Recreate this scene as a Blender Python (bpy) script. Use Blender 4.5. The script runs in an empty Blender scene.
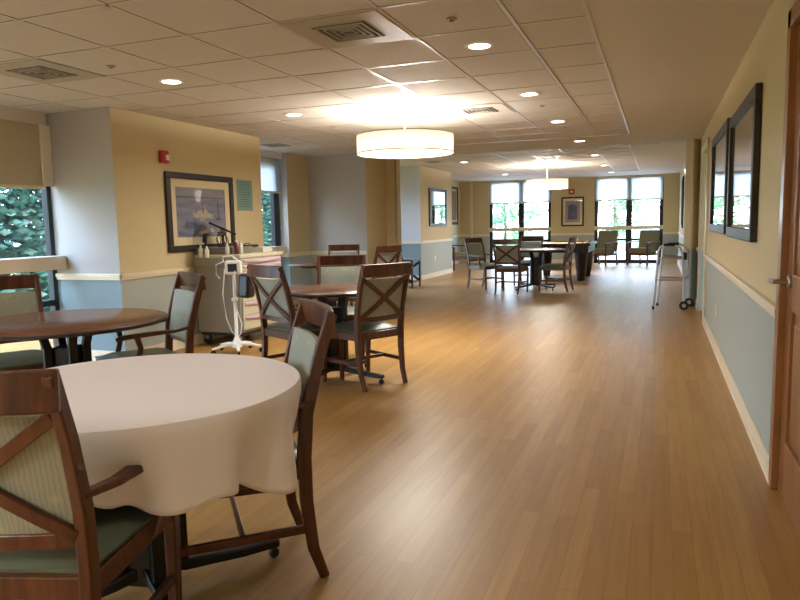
import bpy, bmesh, math, random
from mathutils import Vector, Matrix
R = random.Random(7)
PI = math.pi
C = bpy.context.scene.collection

# ------------------------------------------------------------------ materials
def lin(c):
    return tuple(((x/255)/12.92 if x/255 <= .04045 else ((x/255+.055)/1.055)**2.4) for x in c)
MATS = {}
def mat(name, col, rough=.5, metal=0, bump=0, bscale=40, var=0, vscale=6, spec=.5, coat=0, emit=None, estr=0, trans=0):
    """principled with a little procedural variation of colour and relief"""
    if name in MATS: return MATS[name]
    m = bpy.data.materials.new(name); m.use_nodes = True
    n, l = m.node_tree.nodes, m.node_tree.links
    b = n['Principled BSDF']
    b.inputs['Base Color'].default_value = (*col, 1)
    b.inputs['Roughness'].default_value = rough
    b.inputs['Metallic'].default_value = metal
    b.inputs['Specular IOR Level'].default_value = spec
    b.inputs['Coat Weight'].default_value = coat
    b.inputs['Coat Roughness'].default_value = .04
    if emit:
        b.inputs['Emission Color'].default_value = (*emit, 1)
        b.inputs['Emission Strength'].default_value = estr
    if var or bump:
        tc = n.new('ShaderNodeTexCoord')
        if var:
            t = n.new('ShaderNodeTexNoise'); t.inputs['Scale'].default_value = vscale; t.inputs['Detail'].default_value = 5
            r = n.new('ShaderNodeMixRGB'); r.inputs[1].default_value = (*[c*(1-var) for c in col], 1)
            r.inputs[2].default_value = (*[min(1, c*(1+var)) for c in col], 1)
            l.new(tc.outputs['Object'], t.inputs['Vector']); l.new(t.outputs['Fac'], r.inputs[0]); l.new(r.outputs[0], b.inputs['Base Color'])
        if bump:
            t2 = n.new('ShaderNodeTexNoise'); t2.inputs['Scale'].default_value = bscale; t2.inputs['Detail'].default_value = 4
            bp = n.new('ShaderNodeBump'); bp.inputs['Strength'].default_value = bump; bp.inputs['Distance'].default_value = .004
            l.new(tc.outputs['Object'], t2.inputs['Vector']); l.new(t2.outputs['Fac'], bp.inputs['Height']); l.new(bp.outputs[0], b.inputs['Normal'])
    MATS[name] = m
    return m

def wood(name, c1, c2, rough=.35, scale=(30, 30, 2.5), coat=0):
    m = bpy.data.materials.new(name); m.use_nodes = True
    n, l = m.node_tree.nodes, m.node_tree.links
    b = n['Principled BSDF']; b.inputs['Roughness'].default_value = rough; b.inputs['Coat Weight'].default_value = coat
    b.inputs['Coat Roughness'].default_value = .12
    tc = n.new('ShaderNodeTexCoord'); mp = n.new('ShaderNodeMapping'); mp.inputs['Scale'].default_value = scale
    t = n.new('ShaderNodeTexNoise'); t.inputs['Scale'].default_value = 1; t.inputs['Detail'].default_value = 6; t.inputs['Distortion'].default_value = .6
    r = n.new('ShaderNodeValToRGB'); r.color_ramp.elements[0].position = .3; r.color_ramp.elements[1].position = .7
    r.color_ramp.elements[0].color = (*c1, 1); r.color_ramp.elements[1].color = (*c2, 1)
    l.new(tc.outputs['Object'], mp.inputs[0]); l.new(mp.outputs[0], t.inputs[0]); l.new(t.outputs['Fac'], r.inputs[0]); l.new(r.outputs[0], b.inputs['Base Color'])
    return m

def floor_mat():
    m = bpy.data.materials.new('maple_planks'); m.use_nodes = True
    n, l = m.node_tree.nodes, m.node_tree.links
    b = n['Principled BSDF']
    tc = n.new('ShaderNodeTexCoord'); mp = n.new('ShaderNodeMapping'); mp.inputs['Rotation'].default_value = (0, 0, PI/2)
    br = n.new('ShaderNodeTexBrick'); br.offset = .37; br.offset_frequency = 2
    br.inputs['Scale'].default_value = 1; br.inputs['Brick Width'].default_value = .95; br.inputs['Row Height'].default_value = .076
    br.inputs['Mortar Size'].default_value = .0009; br.inputs['Mortar Smooth'].default_value = .1
    br.inputs['Color1'].default_value = (*lin((180, 141, 80)), 1); br.inputs['Color2'].default_value = (*lin((166, 125, 68)), 1)
    br.inputs['Mortar'].default_value = (*lin((136, 96, 54)), 1)
    l.new(tc.outputs['Object'], mp.inputs[0]); l.new(mp.outputs[0], br.inputs['Vector'])
    mp2 = n.new('ShaderNodeMapping'); mp2.inputs['Scale'].default_value = (26, 1.6, 1)
    t = n.new('ShaderNodeTexNoise'); t.inputs['Scale'].default_value = 1.3; t.inputs['Detail'].default_value = 6; t.inputs['Distortion'].default_value = .8
    l.new(tc.outputs['Object'], mp2.inputs[0]); l.new(mp2.outputs[0], t.inputs[0])
    rr = n.new('ShaderNodeValToRGB'); rr.color_ramp.elements[0].position = .32; rr.color_ramp.elements[1].position = .7
    rr.color_ramp.elements[0].color = (.80, .75, .68, 1); rr.color_ramp.elements[1].color = (1.0, 1.0, 1.0, 1)
    l.new(t.outputs['Fac'], rr.inputs[0])
    mx = n.new('ShaderNodeMixRGB'); mx.blend_type = 'MULTIPLY'; mx.inputs[0].default_value = .8
    l.new(br.outputs['Color'], mx.inputs[1]); l.new(rr.outputs[0], mx.inputs[2]); l.new(mx.outputs[0], b.inputs['Base Color'])
    b.inputs['Roughness'].default_value = .37; b.inputs['Specular IOR Level'].default_value = .5
    bp = n.new('ShaderNodeBump'); bp.inputs['Strength'].default_value = .12; bp.inputs['Distance'].default_value = .002
    t2 = n.new('ShaderNodeTexNoise'); t2.inputs['Scale'].default_value = 9
    l.new(tc.outputs['Object'], t2.inputs[0]); l.new(t2.outputs['Fac'], bp.inputs['Height']); l.new(bp.outputs[0], b.inputs['Normal'])
    return m

def fabric_mat(name, base, c2, c3):
    """sage woven stripe with small sprigs"""
    m = bpy.data.materials.new(name); m.use_nodes = True
    n, l = m.node_tree.nodes, m.node_tree.links
    b = n['Principled BSDF']; b.inputs['Roughness'].default_value = .45; b.inputs['Specular IOR Level'].default_value = .7
    tc = n.new('ShaderNodeTexCoord')
    w = n.new('ShaderNodeTexWave'); w.inputs['Scale'].default_value = 26; w.inputs['Distortion'].default_value = 3.5; w.inputs['Detail'].default_value = 2
    v = n.new('ShaderNodeTexVoronoi'); v.inputs['Scale'].default_value = 17; v.feature = 'F1'
    l.new(tc.outputs['Object'], w.inputs[0]); l.new(tc.outputs['Object'], v.inputs['Vector'])
    m1 = n.new('ShaderNodeMixRGB'); m1.inputs[1].default_value = (*base, 1); m1.inputs[2].default_value = (*c2, 1)
    l.new(w.outputs['Fac'], m1.inputs[0])
    r = n.new('ShaderNodeValToRGB'); r.color_ramp.elements[0].position = .10; r.color_ramp.elements[1].position = .30
    r.color_ramp.elements[0].color = (.6, .6, .6, 1); r.color_ramp.elements[1].color = (0, 0, 0, 1)
    l.new(v.outputs['Distance'], r.inputs[0])
    m2 = n.new('ShaderNodeMixRGB'); m2.inputs[2].default_value = (*c3, 1)
    l.new(r.outputs[0], m2.inputs[0]); l.new(m1.outputs[0], m2.inputs[1]); l.new(m2.outputs[0], b.inputs['Base Color'])
    return m

def glass_mat(name, tint=(1, 1, 1), refl=.9):
    m = bpy.data.materials.new(name); m.use_nodes = True
    n, l = m.node_tree.nodes, m.node_tree.links
    n.remove(n['Principled BSDF'])
    o = n['Material Output']; tr = n.new('ShaderNodeBsdfTransparent'); tr.inputs[0].default_value = (*tint, 1)
    gl = n.new('ShaderNodeBsdfGlossy'); gl.inputs['Roughness'].default_value = .01; gl.inputs[0].default_value = (refl, refl, refl, 1)
    f = n.new('ShaderNodeFresnel'); geo = n.new('ShaderNodeNewGeometry'); mr = n.new('ShaderNodeMapRange')
    mr.inputs['To Min'].default_value = 1.5; mr.inputs['To Max'].default_value = 1/1.5
    l.new(geo.outputs['Backfacing'], mr.inputs['Value']); l.new(mr.outputs[0], f.inputs[0]); mx = n.new('ShaderNodeMixShader')
    l.new(f.outputs[0], mx.inputs[0]); l.new(tr.outputs[0], mx.inputs[1]); l.new(gl.outputs[0], mx.inputs[2]); l.new(mx.outputs[0], o.inputs[0])
    return m

def shade_mat(name, col, tfac, tcol=None):
    """woven roller-shade or lamp-shade cloth that lets light through"""
    m = bpy.data.materials.new(name); m.use_nodes = True
    n, l = m.node_tree.nodes, m.node_tree.links
    n.remove(n['Principled BSDF']); o = n['Material Output']
    d = n.new('ShaderNodeBsdfDiffuse'); d.inputs[0].default_value = (*col, 1)
    t = n.new('ShaderNodeBsdfTranslucent'); t.inputs[0].default_value = (*(tcol or col), 1)
    mx = n.new('ShaderNodeMixShader'); mx.inputs[0].default_value = tfac
    l.new(d.outputs[0], mx.inputs[1]); l.new(t.outputs[0], mx.inputs[2]); l.new(mx.outputs[0], o.inputs[0])
    return m

def emis(name, col, s):
    m = bpy.data.materials.new(name); m.use_nodes = True
    n, l = m.node_tree.nodes, m.node_tree.links
    n.remove(n['Principled BSDF']); e = n.new('ShaderNodeEmission'); e.inputs[0].default_value = (*col, 1); e.inputs[1].default_value = s
    l.new(e.outputs[0], n['Material Output'].inputs[0])
    return m

def leaf_mat(name, c1, c2):
    m = bpy.data.materials.new(name); m.use_nodes = True
    n, l = m.node_tree.nodes, m.node_tree.links
    b = n['Principled BSDF']; b.inputs['Roughness'].default_value = .5
    tc = n.new('ShaderNodeTexCoord'); t = n.new('ShaderNodeTexNoise'); t.inputs['Scale'].default_value = 3.5
    r = n.new('ShaderNodeMixRGB'); r.inputs[1].default_value = (*c1, 1); r.inputs[2].default_value = (*c2, 1)
    l.new(tc.outputs['Object'], t.inputs[0]); l.new(t.outputs['Fac'], r.inputs[0]); l.new(r.outputs[0], b.inputs['Base Color'])
    tr = n.new('ShaderNodeBsdfTranslucent'); l.new(r.outputs[0], tr.inputs[0])
    mx = n.new('ShaderNodeMixShader'); mx.inputs[0].default_value = .35
    l.new(b.outputs[0], mx.inputs[1]); l.new(tr.outputs[0], mx.inputs[2]); l.new(mx.outputs[0], n['Material Output'].inputs[0])
    return m

M = dict(
    wall=mat('wall_paint_cream', lin((204, 188, 148)), .75, bump=.15, bscale=120, spec=.3),
    dado=mat('wall_paint_sage_blue', lin((168, 175, 168)), .6, bump=.1, bscale=120, spec=.3),
    blue=mat('wall_paint_daylit_grey', lin((180, 176, 170)), .7, spec=.3),  # grey cast of window light put into this wall colour
    pale=mat('wall_paint_daylit_lavender', lin((204, 204, 206)), .7, spec=.3),  # bluish daylight on the alcove wall painted into its colour
    daylit_dado=mat('wall_paint_daylit_slate', lin((126, 144, 148)), .6, spec=.3),  # dado copy with the blue of daylight mixed into the colour
    trim=mat('painted_trim', lin((226, 212, 184)), .4),
    tile=mat('ceiling_tile', lin((208, 200, 190)), .85, bump=.5, bscale=260, var=.03, vscale=30, spec=.2),
    soffit=mat('soffit_paint', lin((210, 202, 190)), .75, spec=.25),
    grid=mat('ceiling_grid_metal', lin((206, 196, 180)), .35, spec=.6),
    tilejoint=mat('tile_joint', lin((120, 104, 84)), .6),  # darker strips along both sides of the grid bars
    floor=floor_mat(),
    chairwood=wood('cherry_stained_wood', lin((60, 29, 15)), lin((102, 56, 31)), .3),
    tablewood=wood('cherry_laminate', lin((98, 60, 45)), lin((126, 80, 58)), .25, (3, 14, 3)),
    tableedge=mat('dark_table_edge', lin((46, 24, 16)), .35, var=.2),
    black=mat('black_metal', lin((22, 20, 20)), .35, metal=.2),
    blackplastic=mat('black_plastic', lin((24, 24, 28)), .35),
    fabric=fabric_mat('sage_striped_fabric', lin((154, 155, 140)), lin((138, 141, 126)), lin((182, 172, 122))),
    seat=mat('sage_vinyl', lin((96, 106, 90)), .38, var=.08, vscale=10),
    cloth=mat('white_table_linen', lin((240, 233, 234)), .8, bump=.25, bscale=500, spec=.2),
    door=wood('honey_stained_door', lin((128, 82, 45)), lin((160, 108, 62)), .3, (14, 14, 1.5)),
    darkdoor=wood('golden_oak_panel', lin((140, 100, 50)), lin((160, 118, 62)), .4, (14, 14, 1.5)),
    steel=mat('brushed_steel', lin((190, 186, 180)), .28, metal=1),
    alu=mat('walker_aluminium', lin((196, 196, 200)), .3, metal=1),
    frame=mat('bronze_window_frame', lin((22, 24, 30)), .4),
    picframe=wood('dark_picture_frame', lin((26, 18, 13)), lin((50, 36, 25)), .45, (20, 20, 20)),
    goldframe=mat('gold_inner_frame', lin((180, 150, 96)), .35, metal=.6),
    mat_board=mat('picture_mat_board', lin((224, 206, 168)), .8),
    glass=glass_mat('window_glass'),
    picglass=glass_mat('picture_glass', (1, 1, 1), 1),
    mirror=mat('mirror_glass', (.85, .88, .9), .03, metal=1),
    shade_dark=shade_mat('dense_roller_shade', lin((196, 184, 156)), .06),
    shade=shade_mat('sheer_roller_shade', lin((236, 238, 240)), .8, lin((240, 244, 250))),
    lampshade=shade_mat('linen_drum_shade', lin((252, 247, 236)), .55, lin((255, 249, 238))),
    lamplight=emis('drum_diffuser_glow', (1, .92, .76), 4.5),
    can=emis('downlight_lens_glow', (1, .92, .8), 7),
    white=mat('white_plastic', lin((232, 228, 218)), .4),
    whitemetal=mat('white_enamel', lin((236, 232, 222)), .3),
    cartgrey=mat('cart_grey_plastic', lin((142, 136, 124)), .5),
    cartcream=mat('cart_cream_plastic', lin((196, 188, 162)), .45),
    carttop=mat('cart_top_grey_green', lin((110, 108, 92)), .5),
    mauve=mat('mauve_drawer_pull', lin((206, 170, 198)), .4),
    red=mat('alarm_red_plastic', lin((170, 30, 24)), .35),
    rubber=mat('black_rubber', lin((18, 18, 18)), .7),
    grille=mat('grille_dark_metal', lin((34, 32, 30)), .5),  # near-black, for vent throats and the stand screen
    grille_l=mat('grille_light_metal', lin((170, 158, 138)), .4),
    lounge=mat('olive_lounge_fabric', lin((110, 104, 74)), .85, var=.15, vscale=30),
    gamewood=wood('dark_walnut', lin((20, 12, 9)), lin((34, 21, 14)), .3),
    gametop=mat('tan_cushion_rail', lin((190, 150, 100)), .45),
    concrete=mat('pale_concrete', lin((200, 196, 188)), .9, bump=.3, bscale=20, var=.06),
    grass=mat('lawn_grass', lin((84, 118, 60)), .9, bump=.6, bscale=60, var=.3, vscale=3),
    leaf=leaf_mat('tree_leaves', lin((30, 72, 62)), lin((66, 112, 98))),
    leaf2=leaf_mat('pale_tree_leaves', lin((86, 136, 96)), lin((128, 168, 124))),
    bark=mat('tree_bark', lin((88, 72, 58)), .9, bump=.8, bscale=30, var=.25),
    sun_block_roof=mat('sun_block_grey', lin((150, 148, 144)), .9),
    brick=mat('outer_wall_render', lin((170, 150, 130)), .9),
)

# ------------------------------------------------------------------ mesh helpers
def rotz(a): return Matrix.Rotation(a, 4, 'Z')
class MB:
    def __init__(s): s.bm = bmesh.new(); s.mi = 0
    def _mark(s, faces, smooth=False):
        for f in faces: f.material_index = s.mi; f.smooth = smooth
    def box(s, lo, hi, m=None):
        x0, y0, z0 = lo; x1, y1, z1 = hi
        P = [(x0,y0,z0),(x1,y0,z0),(x1,y1,z0),(x0,y1,z0),(x0,y0,z1),(x1,y0,z1),(x1,y1,z1),(x0,y1,z1)]
        vs = [s.bm.verts.new((m @ Vector(p)) if m else p) for p in P]
        fs = [s.bm.faces.new([vs[i] for i in q]) for q in ((0,3,2,1),(4,5,6,7),(0,1,5,4),(1,2,6,5),(2,3,7,6),(3,0,4,7))]
        s._mark(fs); return s
    def wedge(s, L, t, z0, z1, i, m):
        P = [(0,0,z0),(L,0,z0),(L-i,t,z0),(i,t,z0),(0,0,z1),(L,0,z1),(L-i,t,z1),(i,t,z1)]
        vs = [s.bm.verts.new(m @ Vector(p)) for p in P]
        s._mark([s.bm.faces.new([vs[i] for i in q]) for q in ((0,3,2,1),(4,5,6,7),(0,1,5,4),(1,2,6,5),(2,3,7,6),(3,0,4,7))]); return s
    def sweep(s, pts, w, h, up=(0, 0, 1), taper=None, rnd=0, n=4, smooth=False):
        """sweep a rectangle (n=4) or an ellipse along pts; w across, h along up"""
        pts = [Vector(p) for p in pts]; up = Vector(up); rings = []
        for i, p in enumerate(pts):
            t = (pts[min(i+1, len(pts)-1)] - pts[max(i-1, 0)]).normalized()
            side = t.cross(up)
            if side.length < 1e-4: side = t.cross(Vector((0, 1, 0)))
            side.normalize(); u = side.cross(t).normalized()
            k = taper[i] if taper else 1
            if n == 4: offs = [(-1,-1),(1,-1),(1,1),(-1,1)]
            else: offs = [(math.cos(2*PI*j/n), math.sin(2*PI*j/n)) for j in range(n)]
            rings.append([s.bm.verts.new(p + side*(a*w/2*k) + u*(b*h/2*k)) for a, b in offs])
        fs = []
        for a, b in zip(rings, rings[1:]):
            for j in range(n): fs.append(s.bm.faces.new((a[j], a[(j+1)%n], b[(j+1)%n], b[j])))
        s._mark(fs, n > 4)
        s._mark([s.bm.faces.new(rings[0][::-1]), s.bm.faces.new(rings[-1])])
        return s
    def tube(s, pts, r, n=10, taper=None): return s.sweep(pts, 2*r, 2*r, (0, 0, 1) , taper, n=n)
    def lathe(s, prof, c=(0, 0, 0), n=32, m=None):
        """prof: (r,z) pairs bottom to top"""
        rings = []
        for r, z in prof:
            if r < 1e-5: rings.append([s.bm.verts.new((m @ Vector((c[0], c[1], c[2]+z))) if m else (c[0], c[1], c[2]+z))])
            else:
                rg = []
                for j in range(n):
                    p = Vector((c[0]+r*math.cos(2*PI*j/n), c[1]+r*math.sin(2*PI*j/n), c[2]+z))
                    rg.append(s.bm.verts.new(m @ p if m else p))
                rings.append(rg)
        fs = []
        for a, b in zip(rings, rings[1:]):
            for j in range(n):
                if len(a) == 1 and len(b) == 1: continue
                if len(a) == 1: fs.append(s.bm.faces.new((a[0], b[j], b[(j+1)%n])))
                elif len(b) == 1: fs.append(s.bm.faces.new((a[j], a[(j+1)%n], b[0])))
                else: fs.append(s.bm.faces.new((a[j], a[(j+1)%n], b[(j+1)%n], b[j])))
        s._mark(fs, True); return s
    def grid(s, nu, nv, fn, smooth=True):
        V = [[s.bm.verts.new(fn(i/nu, j/nv)) for j in range(nv+1)] for i in range(nu+1)]
        s._mark([s.bm.faces.new((V[i][j], V[i+1][j], V[i+1][j+1], V[i][j+1])) for i in range(nu) for j in range(nv)], smooth); return s
    def mat(s, i): s.mi = i; return s
    def build(s, name, mats, parent=None, bevel=0, seg=2, solid=0, smooth_all=False):
        bmesh.ops.recalc_face_normals(s.bm, faces=s.bm.faces)
        me = bpy.data.meshes.new(name); s.bm.to_mesh(me); s.bm.free()
        for m in (mats if isinstance(mats, (list, tuple)) else [mats]): me.materials.append(m)
        if any(p.use_smooth for p in me.polygons):
            me.set_sharp_from_angle(angle=math.radians(42))
        o = bpy.data.objects.new(name, me); C.objects.link(o)
        if parent: o.parent = parent
        if solid:
            k = o.modifiers.new('s', 'SOLIDIFY'); k.thickness = solid; k.offset = 0
        if bevel:
            k = o.modifiers.new('b', 'BEVEL'); k.width = bevel; k.segments = seg; k.limit_method = 'ANGLE'; k.angle_limit = math.radians(40)
            k.harden_normals = False
        return o

def tag(o, label, cat, group=None, kind=None):
    o['label'] = label; o['category'] = cat
    if group: o['group'] = group
    if kind: o['kind'] = kind
    return o
def thing(name, label, cat, loc=(0, 0, 0), rz=0, group=None):
    o = bpy.data.objects.new(name, None); C.objects.link(o); o.empty_display_size = .1
    o.location = loc; o.rotation_euler = (0, 0, rz)
    return tag(o, label, cat, group)
def struct(o): o['kind'] = 'structure'; return o
def dup(root, loc, rz, label, group=None):
    r = root.copy(); C.objects.link(r); r.location = loc; r.rotation_euler = (0, 0, rz); r['label'] = label
    if group: r['group'] = group
    for ch in list(root.children):
        c = ch.copy(); C.objects.link(c); c.parent = r
        for g in list(ch.children):
            d = g.copy(); C.objects.link(d); d.parent = c
    return r

# ------------------------------------------------------------------ setting
XR = .533; ZC = 2.39; ZF = 2.55; YB = 10.78; YF = 20.8; ZR = .825
XW = -4.73; XL = -5.52; YBACK = -2.6
fl = MB().box((-9.2, YBACK-.2, -.08), (2.2, YF+.1, 0)).build('floor', M['floor']); struct(fl)

def wallseg(name, a, b, t, z1=ZC, z0=0, rail=True, mats=None, rz=ZR, dadoz=None):
    """wall face from a to b (xy); thickness t is laid to the RIGHT of a->b, the room is on the left"""
    a = Vector((*a, 0)); b = Vector((*b, 0)); d = (b-a).normalized(); nrm = Vector((d.y, -d.x, 0))
    m = Matrix(((d.x, nrm.x, 0, a.x), (d.y, nrm.y, 0, a.y), (0, 0, 1, 0), (0, 0, 0, 1))); L = (b-a).length
    mb = MB(); q = rz if rail else z0; i = min(t, L*.45)
    if rail and z0 < q: mb.mat(1).wedge(L, t, z0, q, i, m)
    mb.mat(0).wedge(L, t, q, z1, i, m)
    o = mb.build(name, mats or [M['wall'], M['dado']]); struct(o); return m, L
tn = [0]
def rail(m, L, z=ZR, e0=0, e1=0, mt=None):
    tn[0] += 1
    mb = MB().box((-e0, -.016, z-.030), (L+e1, .0, z+.022), m).box((-e0, -.026, z-.006), (L+e1, .0, z+.030), m)
    struct(mb.build('trim_%d' % tn[0], mt or M['trim'], bevel=.004))
def base(m, L, side, e0=0, e1=0, h=.11):
    mb = MB().box((-e0, -.013, 0), (L+e1, .0, h), m).box((-e0, -.02, 0), (L+e1, 0, .02), m)
    struct(mb.build('baseboard_' + side, M['trim'], bevel=.004))
def W(name, a, b, t, side=None, z1=ZC, rl=True, e=(0, 0), mats=None, rz=ZR, bs=True):
    m, L = wallseg(name, a, b, t, z1, 0, rl, mats, rz)
    if rl: rail(m, L, rz, *e)
    if bs: base(m, L, side or name.replace('wall_', ''), *e)
    return m, L

# right side: walking direction -Y keeps the room on the ... (room must be left of a->b): going +Y on the right wall
W('wall_right', (XR, 3.50), (XR, 8.85), .35)
W('wall_right_front', (XR, YBACK), (XR, 2.42), .35)
wallseg('wall_right_over_door', (XR, 2.42), (XR, 3.50), .35, ZC, 2.17, False)
wallseg('wall_right_lintel', (XR, 8.85), (XR, 10.05), .35, ZC, 2.13, False)
wallseg('wall_right_closet', (XR+.26, 8.85), (XR+.26, 10.05), .09, 2.13, 0, False)
W('wall_right_return', (XR, 10.05), (XR, 10.66), .35)
W('wall_right_pilaster', (.345, 10.66), (XR, 10.66), .14, e=(0, 0), rl=True)
wallseg('wall_right_pilaster_side', (.345, 10.66), (.345, 10.80), .02, ZC, 0, False)
W('wall_right_far', (XR, 10.80), (XR, YF), .3, z1=ZF, rz=.87)
# far wall, three piers around the two windows
W('wall_far_pier_right', (XR, YF), (.11, YF), -.2 if False else .2, z1=ZF) if False else None
def farpier(name, x0, x1):
    m = Matrix.Translation((x0, YF, 0)); L = x1-x0
    mb = MB().mat(1).box((0, 0, 0), (L, .2, .87), m).mat(0).box((0, 0, .87), (L, .2, ZF), m)
    struct(mb.build(name, [M['wall'], M['dado']])); base(m, L, name.replace('wall_', '')); rail(m, L, .865)
def farhead(x0, x1, k):
    struct(MB().box((x0, YF, 2.48), (x1, YF+.2, ZF)).build('wall_far_header_%d' % k, M['wall']))
farhead(-4.97, -3.06, 1); farhead(-1.79, .11, 2)
farpier('wall_far_left', -6.0, -4.97); farpier('wall_far_centre', -3.06, -1.79); farpier('wall_far_right', .11, XR)
struct(MB().box((-5.56, YF-.03, 0), (-5.50, YF, ZF)).build('trim_41', M['trim']))
# left side (room is left of a->b when walking -Y ... so give points accordingly)
W('wall_left_picture', (XW, 7.45), (XW, 4.96), .2, e=(0, .026))
W('wall_left_return', (XW, 4.96), (XL, 4.96), .2, e=(.026, 0), mats=[M['blue'], M['daylit_dado']])
W('wall_nook_return', (XL, 7.45), (XW, 7.45), .2)
W('wall_nook_jog', (-5.38, 9.2), (XL, 9.2), .2, mats=[M['blue'], M['daylit_dado']])
W('wall_nook_left', (-5.38, 9.9), (-5.38, 9.2), .2)
W('wall_nook_back', (-4.36, 9.9), (-5.38, 9.9), .2, mats=[M['blue'], M['dado']])
wallseg('wall_nook_side', (-4.36, 10.75), (-4.36, 9.9), .05, ZC, 0, False)
W('wall_pillar', (-4.19, 10.75), (-4.36, 10.75), .1, e=(0, 0))
wallseg('wall_pillar_edge', (-4.17, 10.95), (-4.17, 10.75), .02, ZC, 0, False)
wallseg('wall_pillar_back', (-6.2, 10.95), (-4.19, 10.95), .1, ZF, 0, False)
wallseg('wall_alcove_left', (-6.2, 14.3), (-6.2, 13.7), .1, ZF, 0, False)
wallseg('wall_alcove_left_front', (-6.2, 11.6), (-6.2, 10.9), .1, ZF, 0, False)
W('wall_alcove_back', (-4.98, 14.3), (-6.2, 14.3), .2, z1=ZF, mats=[M['pale'], M['daylit_dado']], rz=.85)
W('wall_left_mirror', (-4.98, 16.75), (-4.98, 14.3), .2, z1=ZF, rz=.85)
wallseg('wall_far_recess', (-5.90, 16.75), (-4.98, 16.75), .1, ZF, 0, False)
W('wall_left_far', (-5.90, YF), (-5.90, 16.75), .2, z1=ZF, rz=.87)
W('wall_left_front', (XL, -1.9), (XL, YBACK), .2)
W('wall_back', (XL, YBACK), (XR, YBACK), .2)

# ceilings
c = MB().box((-5.75, YBACK-.1, ZC), (XR+.4, YB, ZC+.1)).build('ceiling', M['tile']); struct(c)
c = MB().box((-6.35, YB, ZF), (XR+.4, YF+.2, ZF+.1)).build('ceiling_far', M['tile']); struct(c)
struct(MB().box((-4.3, YB-.001, ZC), (XR, YB+.05, ZF)).box((-6.3, 10.8, ZC), (-4.2, 10.95, ZF)).build('ceiling_riser', M['soffit']))
# smooth painted soffit around the tile field
struct(MB().box((-.395, YBACK, ZC-.006), (XR, YB, ZC)).box((-4.3, 9.47, ZC-.006), (-.395, YB, ZC)).build('ceiling_soffit', M['soffit']))
struct(MB().box((-.5, YB+.05, ZF-.006), (XR, YF, ZF)).box((-5.9, 18.9, ZF-.006), (-.5, YF, ZF)).build('ceiling_far_soffit', M['soffit']))
g = MB()
gx = [-.79-.605*k for k in range(0, 8)]
gy = [3.983+.61*k for k in range(-11, 9)]
def bars(mb, xs, ys, x0, x1, y0, y1, z, yend=None):
    w = .012
    for x in xs: mb.box((x-w, y0, z-.003), (x+w, y1, z))
    for y in ys: mb.box((x0, y-w, z-.003), (x1, y+w, z))
bars(g, gx, gy, XL, -.395, YBACK, 9.47, ZC)
g.box((-.395, YBACK, ZC-.010), (-.375, 9.47, ZC-.004)).box((-4.3, 9.46, ZC-.010), (-.375, 9.48, ZC-.004))
struct(g.build('ceiling_grid', M['grid']))
g = MB(); w = .0035
for x in gx: g.box((x-.017, YBACK, ZC-.0012), (x+.017, 9.47, ZC-.0002))
for y in gy: g.box((XL, y-.017, ZC-.0012), (-.395, y+.017, ZC-.0002))
struct(g.build('ceiling_joint', M['tilejoint']))
g = MB()
bars(g, [-.5-.605*k for k in range(0, 9)], [11.4+.61*k for k in range(0, 13)], -5.9, -.5, YB+.05, 18.9, ZF)
struct(g.build('ceiling_far_grid', M['grid']))
# unseen slab added over and beside the room to block the sun
struct(MB().box((-5.9, YBACK-.3, 2.75), (14, YF+.5, 3.3)).build('sun_block_roof', M['sun_block_roof']))

# doors on the right
def near_door():
    t = bpy.data.objects.new('door_1', None); C.objects.link(t); t.location = (XR, 2.96, 0); t['kind'] = 'structure'
    fr = MB()
    fr.box((-.018, .48, 0), (.10, .56, 2.17)).box((-.018, -.56, 0), (.10, -.48, 2.17)).box((-.018, -.56, 2.09), (.10, .56, 2.17))
    fr.build('door_frame', M['door'], t, bevel=.004)
    lf = MB(); y0, y1 = -.48, .48
    xs = (.012, .055)
    st = .125
    lf.box((xs[0], y0, 0.005), (xs[1], y0+st, 2.09)).box((xs[0], y1-st, .005), (xs[1], y1, 2.09))
    for z0, z1 in ((.005, .27), (.86, 1.02), (1.96, 2.09)): lf.box((xs[0], y0+st, z0), (xs[1], y1-st, z1))
    lf.box((xs[0]+.016, y0+st, .2), (xs[1]-.01, y1-st, 2.0))
    lf.box((xs[0]+.006, y0+st+.05, .32), (xs[1]-.01, y1-st-.05, .81)).box((xs[0]+.006, y0+st+.05, 1.07), (xs[1]-.01, y1-st-.05, 1.91))
    leaf = lf.build('door_leaf', M['door'], t, bevel=.004)
    h = MB(); hy = .395
    h.lathe([(0, 0), (.031, 0), (.031, .012), (0, .014)], m=Matrix.Translation((xs[0], hy, .985)) @ Matrix.Rotation(-PI/2, 4, 'Y'), n=20)
    h.tube([(xs[0], hy, .985), (-.05, hy, .985)], .011)
    h.sweep([(-.052, hy-.012, .985), (-.056, hy+.03, .985), (-.054, hy+.125, .980)], .022, .020, taper=(1, 1, .9))
    h.build('door_handle', M['steel'], leaf, bevel=.004)
near_door()
d = MB()
d.box((-.02, -.60-.075, 0), (.0, -.60, 2.2)).box((-.02, .60, 0), (0, .675, 2.2)).box((-.02, -.675, 2.13), (0, .675, 2.205))
t = bpy.data.objects.new('door_2', None); C.objects.link(t); t.location = (XR, 9.45, 0); t['kind'] = 'structure'
d.build('door_casing', M['trim'], t, bevel=.004)
MB().box((.15, -.6, 0.005), (.19, .6, 2.12)).build('door_leaf', M['trim'], t, bevel=.003)
# plain far doorway on the right wall
t = bpy.data.objects.new('door_3', None); C.objects.link(t); t.location = (XR, 15.2, 0); t['kind'] = 'structure'
MB().box((-.025, -.5, 0), (-.001, -.42, 2.15)).box((-.025, .42, 0), (-.001, .5, 2.15)).box((-.025, -.5, 2.07), (-.001, .5, 2.15)).build('door_casing', M['trim'], t)
MB().box((-.012, -.42, .005), (-.001, .42, 2.07)).build('door_leaf', M['door'], t)

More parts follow.
